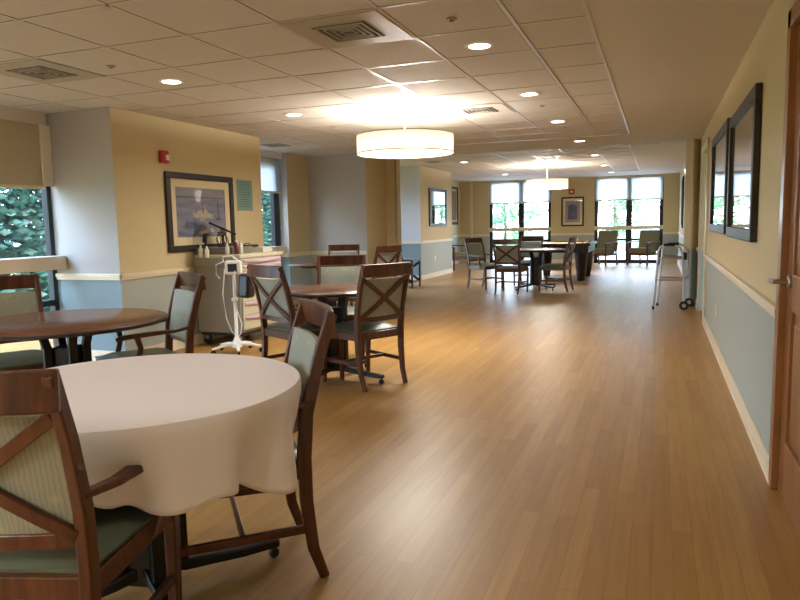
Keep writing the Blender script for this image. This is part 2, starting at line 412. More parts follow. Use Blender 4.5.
# ------------------------------------------------------------------ windows
def window(n, a, b, z0, z1, mull, trans, shade_z, shmat, depth=.07, fw=.055, mw=.08, inner=None, valance=.1, shade_in=.04):
    """a->b wall line with the room on the LEFT; everything sits just outside of it"""
    a = Vector((*a, 0)); b = Vector((*b, 0)); d = (b-a).normalized(); nr = Vector((d.y, -d.x, 0)); L = (b-a).length
    m = Matrix(((d.x, nr.x, 0, a.x), (d.y, nr.y, 0, a.y), (0, 0, 1, 0), (0, 0, 0, 1)))
    t = bpy.data.objects.new('window_%d' % n, None); C.objects.link(t); t['kind'] = 'structure'; t.matrix_world = m
    f = MB(); o = .003
    f.box((0, o, z0), (fw, o+depth, z1)).box((L-fw, o, z0), (L, o+depth, z1)).box((0, o, z0), (L, o+depth, z0+fw)).box((0, o, z1-fw), (L, o+depth, z1))
    for x in mull: f.box((x-mw/2, o-.01, z0), (x+mw/2, o+depth, z1))
    for z in trans: f.box((0, o, z-.03), (L, o+depth, z+.03))
    f.build('window_frame', M['frame'], t, bevel=.003)
    g = MB().box((.01, o+.03, z0+.01), (L-.01, o+.036, z1-.01)); g.build('window_pane', M['glass'], t)
    if shade_z:
        s = MB().box((shade_in, -.030, shade_z), (L-shade_in, -.0275, z1)); sh = s.build('roller_shade', shmat, t)
        MB().box((shade_in, -.038, shade_z-.022), (L-shade_in, -.020, shade_z+.006)).build('hem_bar', M['trim'], sh)
    return t
def rail_bar(n, lo, hi, mt=None):
    struct(MB().box(lo, hi).build('trim_%d' % n, mt or M['trim'], bevel=.01))
# window 1: near left, past the table; unseen run beside camera added for daylight
window(1, (XL, 4.96), (XL, -1.9), 0, 2.36, [1.05, 2.1, 3.2, 4.3, 5.4], [.57], 1.69, M['shade_dark'], fw=.05, shade_in=.10)
struct(MB().box((XL+.005, 4.845, 1.70), (XL+.05, 4.955, 2.27)).build('trim_55', M['white']))
rail_bar(51, (XL-.03, -1.9, .90), (XL+.14, 4.955, 1.03))
struct(MB().box((XL-.02, -1.9, 2.27), (XL+.07, 4.90, ZC)).build('trim_52', M['soffit']))
# window 2: between picture wall and nook
window(2, (XL, 9.2), (XL, 7.45), 0, 2.36, [], [.57], 1.80, M['shade'], fw=.16, mw=.11, shade_in=.0)
rail_bar(53, (XL-.03, 7.45, .85), (XL+.08, 9.19, .97))
struct(MB().box((XL-.02, 7.45, 2.30), (XL+.07, 9.19, ZC)).build('trim_54', M['soffit']))
# window 3: alcove behind the pillar
window(3, (-6.2, 13.7), (-6.2, 11.6), 0, 2.5, [1.0], [.6], None, None)
# far windows
window(4, (-3.06, YF), (-4.97, YF), 0, 2.48, [.91], [.30], 1.86, M['shade'], mw=.13, fw=.09, shade_in=.01) if False else None
def farwin(n, x0, x1, mx, mw):
    m = Matrix.Translation((x0, YF, 0)); L = x1-x0
    t = bpy.data.objects.new('window_%d' % n, None); C.objects.link(t); t['kind'] = 'structure'; t.location = (x0, YF, 0)
    f = MB(); o = .06; D = .08; fw = .10; z1 = 2.48
    f.box((0, o, 0), (fw, o+D, z1)).box((L-fw, o, 0), (L, o+D, z1)).box((0, o, 0), (L, o+D, .10)).box((0, o, z1-.05), (L, o+D, z1))
    f.box((mx-mw/2, o-.01, 0), (mx+mw/2, o+D, z1)).box((0, o, .66), (L, o+D, .72))
    f.build('window_frame', M['frame'], t, bevel=.004)
    MB().box((.01, o+.03, .02), (L-.01, o+.036, z1-.01)).build('window_pane', M['glass'], t)
    sh = MB().box((.02, .02, 1.86), (L-.02, .0225, z1)).build('roller_shade', M['shade'], t)
    MB().box((.02, .008, 1.83), (L-.02, .03, 1.87)).build('hem_bar', M['trim'], sh)
    rail_bar(60+n, (x0, YF-.05, .98), (x1, YF+.05, 1.09))
farwin(4, -4.97, -3.06, 1.0, .17); farwin(5, -1.79, .11, .97, .17)

# ------------------------------------------------------------------ outdoors
struct(MB().box((-60, -40, -.6), (60, 90, -.12)).build('ground', M['grass']))
struct(MB().box((-14, YF+.25, -.12), (12, YF+9, -.06)).build('ground_patio', M['concrete']))
def tree(name, x, y, h, r, n, lf, label, seed, trunk=.12, low=.25):
    t = thing(name, label, 'tree', (x, y, -.12), 0, None); q = random.Random(seed)
    tr = MB().tube([(0, 0, 0), (.05, .03, h*.3), (-.05, .08, h*.6), (0, 0, h*.85)], trunk, 10, (1.2, .9, .6, .25))
    for k in range(9):
        a = q.uniform(0, 6.28); z = h*q.uniform(.3, .7)
        tr.tube([(0, .03, z), (math.cos(a)*r*.4, math.sin(a)*r*.4, z+h*.1), (math.cos(a)*r*.75, math.sin(a)*r*.75, z+h*.18)], trunk*.35, 6, (1, .7, .3))
    tr.build('trunk', M['bark'], t)
    bm = MB()
    cl = [(q.uniform(-1, 1), q.uniform(-1, 1), q.uniform(-1, 1)) for _ in range(60)]
    cl = [Vector(c) for c in cl if Vector(c).length < 1]
    for i in range(n):
        c = q.choice(cl); p = c + Vector((q.gauss(0, .13), q.gauss(0, .13), q.gauss(0, .13)))
        p = Vector((p.x*r, p.y*r, h*(low+(1-low)/2) + p.z*h*(1-low)/2))
        s_ = q.uniform(.05, .10)*(1+r*.12)
        m = Matrix.Translation(p) @ Matrix.Rotation(q.uniform(0, 6.28), 4, 'Z') @ Matrix.Rotation(q.uniform(-1.2, 1.2), 4, 'X')
        vs = [bm.bm.verts.new(m @ Vector(v)) for v in ((-s_, 0, 0), (0, -s_*.5, 0), (s_, 0, 0), (0, s_*.5, s_*.1))]
        bm.bm.faces.new(vs)
    bm.build('foliage', lf, t)
def hedge(x, y0, y1, h, w_, n, label, seed):
    t = thing('garden_hedge', label, 'hedge', (x, (y0+y1)/2, -.12)); q = random.Random(seed); L = (y1-y0)/2
    st = MB()
    for k in range(int(L*2/.8)):
        yy = -L+.4+.8*k; st.tube([(0, yy, 0), (.05, yy+.1, h*.4), (0, yy, h*.8)], .03, 6, (1, .8, .3))
    st.build('stems', M['bark'], t)
    bm = MB()
    for i in range(n):
        u = q.uniform(-1, 1); p = Vector((w_*q.uniform(-1, 1), L*u, q.uniform(.0, 1)**.9*h*(1+.10*math.sin(u*11)+.06*math.sin(u*23))))
        s_ = q.uniform(.05, .11)
        m = Matrix.Translation(p) @ Matrix.Rotation(q.uniform(0, 6.28), 4, 'Z') @ Matrix.Rotation(q.uniform(.3, 1.5), 4, 'X')
        bm.bm.faces.new([bm.bm.verts.new(m @ Vector(v)) for v in ((-s_, 0, 0), (0, -s_*.55, 0), (s_, 0, 0), (0, s_*.55, s_*.1))])
    bm.build('foliage', M['leaf'], t)
hedge(-9.0, 3.4, 10.4, 3.3, .55, 24000, 'tall leafy green hedge outside the left window by the bare table', 11)
hedge(-8.9, 13.3, 17.2, 3.3, .55, 12000, 'tall leafy green hedge seen through the narrow window behind the medical cart', 12)
tree('garden_tree', -12.6, 7.2, 5.6, 2.5, 7000, M['leaf'], 'leafy green tree rising behind the hedge outside the left window', 1, low=.3)
tree('garden_tree', -10.6, .8, 4.8, 2.4, 6000, M['leaf'], 'green tree outside the added window run beside the camera', 8, low=.08)
tree('garden_tree', -1.9, 32.5, 4.2, 1.9, 5000, M['leaf2'], 'pale sunlit tree outside the left pane of the far right window', 3, low=.22)
tree('garden_tree', 1.2, 35.5, 5.4, 2.0, 5000, M['leaf2'], 'pale sunlit tree outside the right pane of the far right window', 4, low=.3)
tree('garden_tree', -8.6, 40.0, 3.6, 2.6, 4000, M['leaf2'], 'low pale tree far outside the far left window', 6, low=.1)

# ------------------------------------------------------------------ ceiling fittings
XP = []
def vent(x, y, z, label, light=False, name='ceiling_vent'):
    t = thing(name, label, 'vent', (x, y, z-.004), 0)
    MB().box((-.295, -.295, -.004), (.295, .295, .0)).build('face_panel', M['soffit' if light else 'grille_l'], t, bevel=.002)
    s = MB()
    for k in range(4):
        a = .15-.036*k; b = a-.010
        s.box((-a, -a, -.012+.001*k), (a, -b, -.004)).box((-a, b, -.012+.001*k), (a, a, -.004)).box((-a, -b, -.012+.001*k), (-b, b, -.004)).box((b, -b, -.012+.001*k), (a, b, -.004))
    s.build('louvre', M['grille_l' if light else 'grille_l'], t)
    MB().box((-.162, -.162, -.006), (.162, .162, -.0045)).build('throat', M['grille'], t)
G = 'square ceiling vents'
vent(-1.70, 3.68, ZC, 'square louvred ceiling vent nearest the camera, left of the nearest centre downlight')
vent(-4.09, 3.68, ZC, 'square louvred ceiling vent above the bare brown round table on the left')
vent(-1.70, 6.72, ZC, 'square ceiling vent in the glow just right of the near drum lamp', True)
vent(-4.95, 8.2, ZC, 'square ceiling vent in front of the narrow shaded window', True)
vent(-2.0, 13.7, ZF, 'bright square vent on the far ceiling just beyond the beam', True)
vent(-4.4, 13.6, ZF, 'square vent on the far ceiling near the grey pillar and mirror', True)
def downlight(x, y, z, label, vis=True, power=11):
    t = thing('recessed_downlight', label, 'ceiling light', (x, y, z-.004), 0, None)
    MB().lathe([(.070, -.004), (.092, -.006), (.092, .0), (.070, .0)], n=32).build('trim_ring', M['white'], t)
    MB().lathe([(0, -.0035), (.071, -.0035)], n=32).build('lens', M['can'], t)
    ld = bpy.data.lights.new('downlight', 'SPOT'); ld.energy = power; ld.color = (1, .95, .86); ld.spot_size = 2.4; ld.spot_blend = .9; ld.shadow_soft_size = .06
    lo = bpy.data.objects.new('downlight_bulb', ld); C.objects.link(lo); lo.parent = t; lo.location = (0, 0, -.03)
for x, y, lb in [(-1.09, 4.32, 'round downlight in the centre row nearest the camera'), (-3.5, 4.32, 'round downlight above the gap between the picture wall and the bare table'),
                 (-3.46, 6.1, 'round downlight in front of the medical cart and poster'), (-1.09, 6.1, 'round downlight in the centre row, right of the drum lamp'),
                 (-1.09, 7.9, 'round downlight in the centre row, third from the camera'), (-1.07, 9.95, 'round downlight on the plain soffit just before the ceiling beam')]:
    downlight(x, y, ZC, lb, power=13)
for x, y, lb in [(-1.09, 2.5, 'added unseen downlight overhead in front of the camera'), (-3.5, 2.5, 'added unseen downlight overhead above the near round tables'), (-1.09, .6, 'added unseen downlight overhead beside the camera'), (-3.5, .6, 'added unseen downlight overhead to the left of the camera'), (-1.09, -1.3, 'added unseen downlight behind the camera'), (-3.5, -1.3, 'added unseen downlight at back left, behind the camera')]:  # out-of-view downlights added to light the foreground
    downlight(x, y, ZC, lb, power=13)
for x, y, lb in [(-3.88, 14.0, 'round downlight on the far ceiling in front of the mirror wall'), (-1.21, 14.0, 'round downlight on the far ceiling nearest the beam, right of the far drum lamp'),
                 (-1.23, 16.7, 'round downlight on the far ceiling, middle of the three right of the far drum lamp'), (-1.23, 19.2, 'round downlight on the far ceiling closest to the right far window'),
                 (-3.9, 18.2, 'round downlight on the far ceiling above the left far window')]:
    downlight(x, y, ZF, lb, power=9)
def dot(x, y, z, name, label, cat, r=.03, m='grille_l'):
    t = thing(name, label, cat, (x, y, z-.004))
    MB().lathe([(0, -.018), (.008, -.018), (.012, -.012), (.010, -.008), (r, -.006), (r, .0)], n=18).build('body', M[m], t)
    MB().lathe([(0, -.021), (.014, -.021), (.014, -.019), (0, -.018)], n=12).build('deflector', M['steel'], t)
for x, y, lb in [(-1.09, 3.70, 'small ceiling sprinkler just before the nearest centre downlight'), (-3.53, 3.74, 'small ceiling sprinkler between the two left vents'),
                 (-1.09, 6.75, 'small ceiling sprinkler between the second and third centre downlights'), (-1.09, 8.45, 'small ceiling sprinkler beyond the third centre downlight'), (-1.9, 8.35, 'small ceiling sprinkler right of the near drum shade'),
                 (-3.46, 7.0, 'small ceiling sprinkler beyond the cart downlight')]:
    dot(x, y, ZC, 'ceiling_sprinkler', lb, 'sprinkler')
def slot(x0, x1, label):
    t = thing('slot_diffuser', label, 'vent', ((x0+x1)/2, YB-.035, ZC-.006)); h = (x1-x0)/2
    MB().box((-h, -.022, -.006), (h, .022, 0)).build('frame', M['white'], t, bevel=.002)
    MB().box((-h+.01, -.004, -.008), (h-.01, .004, -.006)).build('blade', M['grille_l'], t)
slot(-2.45, -2.07, 'leftmost of the four narrow white slot vents along the ceiling beam'); slot(-1.97, -1.6, 'second narrow white slot vent from the left along the ceiling beam')
slot(-.88, -.52, 'third narrow white slot vent from the left along the ceiling beam'); slot(-.35, .0, 'rightmost narrow white slot vent on the beam, nearest the right wall')

def drum(x, y, zc, zt, zb, r, label, power):
    t = thing('drum_pendant_lamp', label, 'pendant lamp', (x, y, 0))
    MB().lathe([(0, zc-.03), (.07, zc-.03), (.07, zc-.006), (0, zc-.006)], n=24).build('ceiling_canopy', M['white'], t)
    MB().tube([(0, 0, zb+.02), (0, 0, zc-.02)], .009).build('stem', M['white'], t)
    s = MB().lathe([(r, zb), (r, zt)], n=72); s.build('lamp_shade', M['lampshade'], t, solid=.002)
    rg = MB().lathe([(r+.002, zb-.004), (r+.003, zb-.004), (r+.003, zb+.007), (r+.001, zb+.007)], n=72)
    rg.lathe([(r+.001, zt-.006), (r+.003, zt-.006), (r+.003, zt+.003), (r+.001, zt+.003)], n=72)
    for k in range(3): rg.tube([(0, 0, zt-.01), (r*math.cos(k*2.09), r*math.sin(k*2.09), zt-.01)], .003, 6)
    rg.build('shade_ring', M['grille_l'], t)
    MB().lathe([(0, zb+.004), (r-.004, zb+.004)], n=72).build('diffuser', M['lamplight'], t)
    for k in range(4):
        a = k*PI/2+.4
        MB().lathe([(0, -.03), (.02, -.022), (.03, 0), (.02, .024), (0, .03)], (r*.45*math.cos(a), r*.45*math.sin(a), (zt+zb)/2-.02), n=14).build('bulb', M['bulb'], t)
        ld = bpy.data.lights.new('bulb_light', 'POINT'); ld.energy = power; ld.color = (1, .95, .87); ld.shadow_soft_size = .05
        lo = bpy.data.objects.new('bulb_glow', ld); C.objects.link(lo); lo.parent = t; lo.location = (r*.45*math.cos(a), r*.45*math.sin(a), (zt+zb)/2+.05)
    ld = bpy.data.lights.new('diffuser_light', 'AREA'); ld.shape = 'DISK'; ld.size = 2*r*.95; ld.energy = power*1.6; ld.color = (1, .95, .87)
    lo = bpy.data.objects.new('diffuser_light', ld); C.objects.link(lo); lo.parent = t; lo.location = (0, 0, zb-.012)
M['bulb'] = emis('lamp_bulb_glow', (1, .85, .6), 6)
drum(-2.43, 6.54, ZC, 2.165, 1.98, .49, 'large lit drum pendant lamp nearer the camera, above the middle of the room', 26)
drum(-2.44, -1.3, ZC, 2.235, 2.05, .52, 'added unseen drum pendant lamp behind the camera', 26)  # unseen lamp added to brighten the front ceiling
drum(-2.42, 15.84, ZF, 2.22, 2.01, .47, 'lit drum pendant lamp at the far end, in front of the left far window', 24)

# ------------------------------------------------------------------ chairs
def make_chair(arms, label, group):
    t = thing('dining_chair' if not arms else 'dining_armchair', label, 'chair', group=group)
    wd = M['chairwood']
    zt = .975
    for s in (-1, 1):
        path = [(s*.205, -.285, 0), (s*.210, -.245, .12), (s*.215, -.225, .30), (s*.218, -.222, .46), (s*.222, -.235, .62), (s*.226, -.280, .80), (s*.228, -.335, zt-.01)]
        MB().sweep(path, .030, .044, (0, 1, 0), taper=(.82, .95, 1.05, 1.12, 1.05, .95, .85)).build('leg', wd, t, bevel=.005)
        MB().sweep([(s*.225, .225, 0), (s*.232, .222, .30), (s*.235, .218, .44)], .038, .038, (0, 1, 0), taper=(.72, .95, 1.08)).build('leg', wd, t, bevel=.005)
    f = MB().box((-.235, .205, .385), (.235, .230, .445)).box((-.212, -.235, .385), (.212, -.210, .445))
    for s in (-1, 1): f.sweep([(s*.216, -.22, .415), (s*.234, .22, .415)], .024, .06)
    f.build('seat_frame', wd, t, bevel=.004)
    # cushion with a crown
    def cush(u, v):
        pass
    b = MB(); n = 10
    def top(u, v):
        y = -.215 + .46*v; hw = .215 + .035*v; x = (u*2-1)*hw
        e = min(1, 5*min(u, 1-u))*min(1, 5*min(v, 1-v)); e = math.sin(e*PI/2)
        return Vector((x, y, .455 + .032*e))
    b.grid(n, n, top)
    b.grid(n, n, lambda u, v: Vector(((u*2-1)*(.213+.035*v), -.213+.456*v, .4451)))
    for k, (fa, fb) in enumerate([(lambda w: (w, 0), 0), (lambda w: (w, 1), 0), (lambda w: (0, w), 0), (lambda w: (1, w), 0)]):
        b.grid(n, 1, lambda u, v, fa=fa: top(*fa(u)).lerp(Vector(((fa(u)[0]*2-1)*(.213+.035*fa(u)[1]), -.213+.456*fa(u)[1], .4451)), v))
    bmesh.ops.remove_doubles(b.bm, verts=b.bm.verts, dist=.0004)
    b.build('seat', M['seat'], t)
    # curved crest rail
    c_ = MB(); pts = []
    for k in range(11):
        u = k/10*2-1; pts.append((u*.243, -.330 - .032*(1-u*u), zt-.048+.010*abs(u)**2*0))
    c_.sweep(pts, .026, .096, (0, .12, 1)); c_.build('crest_rail', wd, t, bevel=.006)
    # lower back rail
    c_ = MB(); pts = [((k/8*2-1)*.215, -.236 - .022*(1-(k/8*2-1)**2), .545) for k in range(9)]
    c_.sweep(pts, .022, .038, (0, .1, 1)); c_.build('back_rail', wd, t, bevel=.004)
    # upholstered panel (slightly cushioned), in front of the crossed bars
    def pan(u, v, off):
        x = (u*2-1)*.203; z = .555 + (.862-.555)*v; bow = .024*(1-(u*2-1)**2)
        yb = -.228 - (.085)*max(0, (z-.5)/.45)**1.3
        cush = .012*min(1, 6*min(u, 1-u))*min(1, 6*min(v, 1-v)) if off > 0 else 0
        return Vector((x, yb - bow + off*.012 + cush, z))
    p = MB(); p.grid(12, 8, lambda u, v: pan(u, v, 1)); p.grid(12, 8, lambda u, v: pan(u, v, -.2))
    for fa in (lambda w: (w, 0), lambda w: (w, 1), lambda w: (0, w), lambda w: (1, w)):
        p.grid(12 if fa(0)[0] != fa(1)[0] else 8, 1, lambda u, v, fa=fa: pan(*fa(u), 1).lerp(pan(*fa(u), -.2), v))
    bmesh.ops.remove_doubles(p.bm, verts=p.bm.verts, dist=.0004)
    p.build('backrest', M['fabric'], t)
    for s in (-1, 1):
        pts = []
        for k in range(7):
            w_ = k/6; u = .5 + s*(w_-.5); q_ = pan(u, w_, -.2); pts.append((q_.x*1.03, q_.y-.012, q_.z))
        MB().sweep(pts, .034, .015, (0, 1, .1)).build('cross_bar', wd, t, bevel=.003)
    for s in (-1, 1):
        MB().sweep([(s*.212, -.235, .195), (s*.230, .222, .195)], .018, .030).build('stretcher', wd, t, bevel=.003)
    MB().sweep([(-.221, .0, .195), (.221, .0, .195)], .018, .026).build('stretcher', wd, t, bevel=.003)
    if arms:
        for s in (-1, 1):
            a = MB().sweep([(s*.226, -.250, .655), (s*.245, -.12, .640), (s*.262, .04, .640), (s*.262, .16, .635), (s*.255, .215, .622)], .042, .024, taper=(.75, .9, 1.1, 1.15, .9))
            a.build('armrest', wd, t, bevel=.006)
            MB().sweep([(s*.232, .085, .40), (s*.250, .10, .47), (s*.254, .075, .56), (s*.258, .095, .630)], .026, .034, (0, 1, 0), taper=(1, 1, .9, 1)).build('arm_post', wd, t, bevel=.004)
    return t
first = {}
used = {True: False, False: False}
def chair(px, py, fx, fy, arms, label, group):
    """px,py = seat centre; (fx,fy) = direction the sitter faces"""
    rz = math.atan2(fy, fx) - PI/2
    if not used[arms]:
        used[arms] = True; t = first[arms] = make_chair(arms, label, group); t.location = (px, py, 0); t.rotation_euler = (0, 0, rz); return t
    return dup(first[arms], (px, py, 0), rz, label, group)

def table(x, y, r, label, rz=0, top='tablewood', casters=True, first_t=[None]):
    t = thing('round_dining_table', label, 'table', (x, y, 0), rz)
    k = MB().lathe([(0, .728), (r-.012, .728), (r, .735), (r, .748), (r-.006, .752), (0, .752)], n=72)
    o = k.build('tabletop', [M['tablewood'], M['tableedge']], t)
    for p in o.data.polygons:
        if abs(p.normal.z) < .9 or p.normal.z < 0: p.material_index = 1
    MB().box((-.27, -.27, .705), (.27, .27, .728)).build('mounting_plate', M['black'], t, bevel=.003)
    c_ = MB()
    for a, b_ in ((1, 1), (1, -1), (-1, 1), (-1, -1)):
        c_.sweep([(a*.075, b_*.075, .08), (a*.075, b_*.075, .60), (a*.095, b_*.095, .706)], .045, .045, (a, -b_, 0))
    c_.box((-.06, -.06, .07), (.06, .06, .60))
    c_.build('pedestal', M['black'], t, bevel=.004)
    for k in range(4):
        a = k*PI/2+PI/4; ca, sa = math.cos(a), math.sin(a)
        ft = MB().sweep([(ca*.03, sa*.03, .12), (ca*.12, sa*.12, .092), (ca*.34, sa*.34, .066), (ca*.48, sa*.48, .060)], .055, .038, taper=(1.3, 1.1, .9, .8)).build('foot', M['black'], t, bevel=.008)
        m = Matrix.Translation((ca*.46, sa*.46, .0205)) @ Matrix.Rotation(a, 4, 'Z') @ Matrix.Rotation(PI/2, 4, 'X')
        MB().lathe([(0, -.011), (.017, -.011), (.020, -.007), (.020, .007), (.017, .011), (0, .011)], n=16, m=m).build('caster', M['rubber'], ft)
    return t

# near table under a white cloth
T1 = (-1.615, 1.74); RT = .53
table(*T1, RT, 'round pedestal table hidden under the white tablecloth in the foreground', rz=.2)
def cloth():
    key = [(-180, .22), (-150, .24), (-120, .27), (-100, .28), (-88, .26), (-78, .18), (-68, .165), (-56, .235), (-45, .26), (-35, .255), (-26, .235), (-14, .255), (0, .315), (13, .29), (27, .24), (42, .20), (60, .23), (90, .20), (120, .18), (150, .24), (180, .22)]
    def drop(deg):
        for (a, u), (b, v) in zip(key, key[1:]):
            if a <= deg <= b:
                w = (deg-a)/(b-a); w = w*w*(3-2*w); return u+(v-u)*w
        return .22
    n = 220; m_ = 16; nt = 10
    mb = MB(); rings = []
    zt = .757
    r0 = RT + .004
    for j in range(1, nt+1):
        rr = r0*j/nt; rings.append([(rr*math.cos(2*PI*i/n), rr*math.sin(2*PI*i/n), zt + .0006*math.sin(7*i/n*2*PI)*(j/nt)) for i in range(n)])
    rings[-1] = [(x, y, z-.002) for x, y, z in rings[-1]]
    for j in range(1, m_+1):
        v = j/m_; rg = []
        for i in range(n):
            a = 2*PI*i/n; deg = math.degrees(a); deg = deg-360 if deg > 180 else deg
            L = drop(deg); s_ = L*v
            fold = math.sin(9*a+.6*math.sin(3*a)+.5) + .45*math.sin(17*a+1.3)
            amp = .046*min(1, s_/.20)
            flare = .010*(1-math.exp(-s_/.02)) - .02*s_
            rr = r0 + flare + amp*(fold-.5)*(.25+.75*v)
            z = zt - .002 - (s_*.985 if s_ > .02 else s_*.8)
            rg.append((rr*math.cos(a), rr*math.sin(a), z))
        rings.append(rg)
    bm = mb.bm; V = [[bm.verts.new(p) for p in rg] for rg in rings]; c0 = bm.verts.new((0, 0, zt)); fs = []
    for i in range(n): fs.append(bm.faces.new((c0, V[0][i], V[0][(i+1) % n])))
    for a_, b_ in zip(V, V[1:]):
        for i in range(n): fs.append(bm.faces.new((a_[i], b_[i], b_[(i+1) % n], a_[(i+1) % n])))
    mb._mark(fs, True)
    o = mb.build('tablecloth', M['cloth'], solid=.0018); o.location = (T1[0], T1[1], 0)
    tag(o, 'white linen tablecloth draped over the foreground round table', 'tablecloth')
cloth()
# foreground armchairs
G1 = 'chairs at the white clothed table'
chair(-1.535, 1.305, -.30, .954, True, 'cherry wood armchair with crossed back bars, nearest the camera at bottom left', G1)
chair(-1.46, 2.035, -.76, -.65, True, 'sage upholstered wooden armchair on the far right side of the white clothed table', G1)
# bare table at left
table(-3.22, 2.92, .57, 'bare brown round table by the left window', rz=.3)
G2 = 'chairs at the bare table by the window'
chair(-3.86, 3.08, .85, -.5, True, 'wooden armchair at the window side of the bare table, at the left picture edge', G2)
chair(-3.06, 3.36, -.56, -.83, True, 'wooden armchair with blue-lit backrest between the bare table and the medical cart', G2)
# middle table
table(-2.50, 4.95, .46, 'brown round table in the middle with casters, between two crossed-back chairs', rz=.6)
G3 = 'chairs at the middle table'
chair(-2.715, 4.80, .45, .89, False, 'crossed-back wooden chair left of the middle table, in front of the vital signs stand', G3)
chair(-2.22, 4.90, -.88, .47, False, 'crossed-back wooden chair on the right side of the middle table', G3)
chair(-2.82, 5.72, .35, -.93, False, 'wooden chair behind the middle table showing its striped upholstered back', G3)
# nook table
table(-4.25, 8.25, .50, 'dark round table in the nook behind the middle table', rz=.2)
G4 = 'chairs at the nook table'
chair(-4.50, 7.75, .9, .43, False, 'wooden chair on the cart side of the nook table', G4)
chair(-4.42, 9.10, .35, -.93, False, 'wooden chair at the back of the nook table against the grey wall', G4)
chair(-3.82, 8.86, -.93, .36, False, 'crossed-back wooden chair on the right of the nook table before the yellow wall', G4)
# far table group
table(-2.15, 12.75, .55, 'round table with glossy top in the far half of the room', rz=.1)
G5 = 'chairs at the far round table'
chair(-3.10, 12.65, .87, -.5, True, 'wooden armchair left of the far round table, turned towards the camera', G5)
chair(-2.46, 12.0, .12, 1, False, 'crossed-back wooden chair on the near side of the far round table', G5)
chair(-2.45, 13.6, -.05, -1, False, 'wooden chair behind the far round table facing the camera', G5)
chair(-1.76, 12.52, -1, .12, False, 'wooden chair on the right of the far round table, seen from the side', G5)

# ------------------------------------------------------------------ game table
t = thing('game_table', 'heavy dark wooden game table with thick tapered legs near the far windows', 'table', (-1.98, 15.3, 0), 0)
MB().box((-.62, -.82, .60), (.62, .82, .74)).build('apron', M['gamewood'], t, bevel=.01)
MB().box((-.66, -.86, .74), (.66, -.74, .80)).box((-.66, .74, .74), (.66, .86, .80)).box((-.66, -.74, .74), (-.54, .74, .80)).box((.54, -.74, .74), (.66, .74, .80)).build('rail', M['gamewood'], t, bevel=.01)
MB().box((-.54, -.74, .74), (.54, .74, .775)).build('playing_surface', M['gametop'], t)
for a in (-1, 1):
    for b in (-1, 1):
        l = MB(); m = Matrix.Translation((a*.46, b*.66, 0))
        l.lathe([(0, 0), (.07, 0), (.085, .03), (.08, .07), (.095, .12), (.125, .40), (.135, .56), (.14, .60), (0, .60)], n=16, m=m); l.build('leg', M['gamewood'], t)
tg = MB().lathe([(0, -.028), (.02, -.02), (.028, 0), (.02, .02), (0, .028)], n=16).build('game_ball', M['white'])
tg.location = (-1.15, 14.6, .828); tag(tg, 'small white ball on the right corner of the dark game table', 'ball')
tg.location = (-1.38, 14.50, .828)

# ------------------------------------------------------------------ lounge armchairs
def lounge(x, y, rz, label):
    t = thing('lounge_armchair', label, 'armchair', (x, y, 0), rz, 'olive lounge armchairs')
    MB().box((-.27, -.28, .34), (.27, .27, .48)).build('seat_cushion', M['lounge'], t, bevel=.03, seg=3)
    b = MB(); m = Matrix.Translation((0, .25, .42)) @ Matrix.Rotation(-.16, 4, 'X')
    b.box((-.30, -.05, 0), (.30, .05, .56), m); b.build('backrest', M['lounge'], t, bevel=.03, seg=3)
    for s in (-1, 1):
        MB().sweep([(s*.31, -.27, 0), (s*.31, -.27, .62)], .042, .042, (0, 1, 0)).build('leg', M['chairwood'], t, bevel=.005)
        MB().sweep([(s*.29, .34, 0), (s*.29, .27, .40), (s*.29, .33, .64)], .042, .042, (0, 1, 0)).build('leg', M['chairwood'], t, bevel=.005)
        MB().sweep([(s*.32, -.31, .61), (s*.33, -.1, .645), (s*.31, .32, .645)], .055, .03).build('armrest', M['chairwood'], t, bevel=.008)
    MB().box((-.30, -.275, .27), (.30, -.245, .34)).box((-.30, .25, .27), (.30, .28, .34)).box((-.315, -.27, .27), (-.285, .28, .34)).box((.285, -.27, .27), (.315, .28, .34)).build('seat_rail', M['chairwood'], t, bevel=.004)
    return t
L0 = lounge(-1.50, 19.85, -.50, 'olive upholstered lounge armchair in front of the left half of the far right window')
dup(L0, (-.40, 20.05, 0), -.55, 'olive lounge armchair before the right half of the far right window, behind the walker', 'olive lounge armchairs')
dup(L0, (-5.25, 17.75, 0), 1.2, 'olive lounge armchair partly hidden behind the mirror wall at far left', 'olive lounge armchairs')

# ------------------------------------------------------------------ walker
t = thing('folding_walker', 'aluminium folding walker with front wheels by the right wall', 'walker', (0, 0, 0))
def side(y0, x0, x1, dy):
    s = MB(); r = .0155
    s.tube([(x0-.03, y0, .012), (x0, y0, .45), (x0+.02, y0, .82), (x0+.05, y0, .885), (x0+.12, y0, .905), (x1-.14, y0, .905), (x1-.06, y0, .87), (x1-.03, y0, .78), (x1, y0+dy, .30), (x1+.005, y0+dy, .09)], r)
    s.tube([(x0+.01, y0, .72), (x1-.02, y0, .72)], .013); s.tube([(x0-.008, y0, .42), (x1-.01, y0, .42)], .013)
    sf = s.build('side_frame', M['alu'], t)
    MB().tube([(x0+.09, y0, .907), (x0+.24, y0, .907)], .019).build('hand_grip', M['rubber'], sf)
    MB().lathe([(0, 0), (.018, 0), (.015, .05), (0, .05)], (x0-.03, y0, 0), n=14).build('rubber_tip', M['rubber'], sf)
    m = Matrix.Translation((x1+.005, y0-.03, .0635)) @ Matrix.Rotation(PI/2, 4, 'X')
    MB().lathe([(0, -.012), (.045, -.012), (.062, -.010), (.063, 0), (.062, .010), (.045, .012), (0, .012)], n=28, m=m).build('wheel', M['rubber'], sf)
    MB().lathe([(0, -.014), (.028, -.014), (.028, .014), (0, .014)], n=20, m=m).build('wheel_hub', M['grille_l'], sf)
side(10.12, -.02, .345, 0); side(10.55, .035, .425, 0)
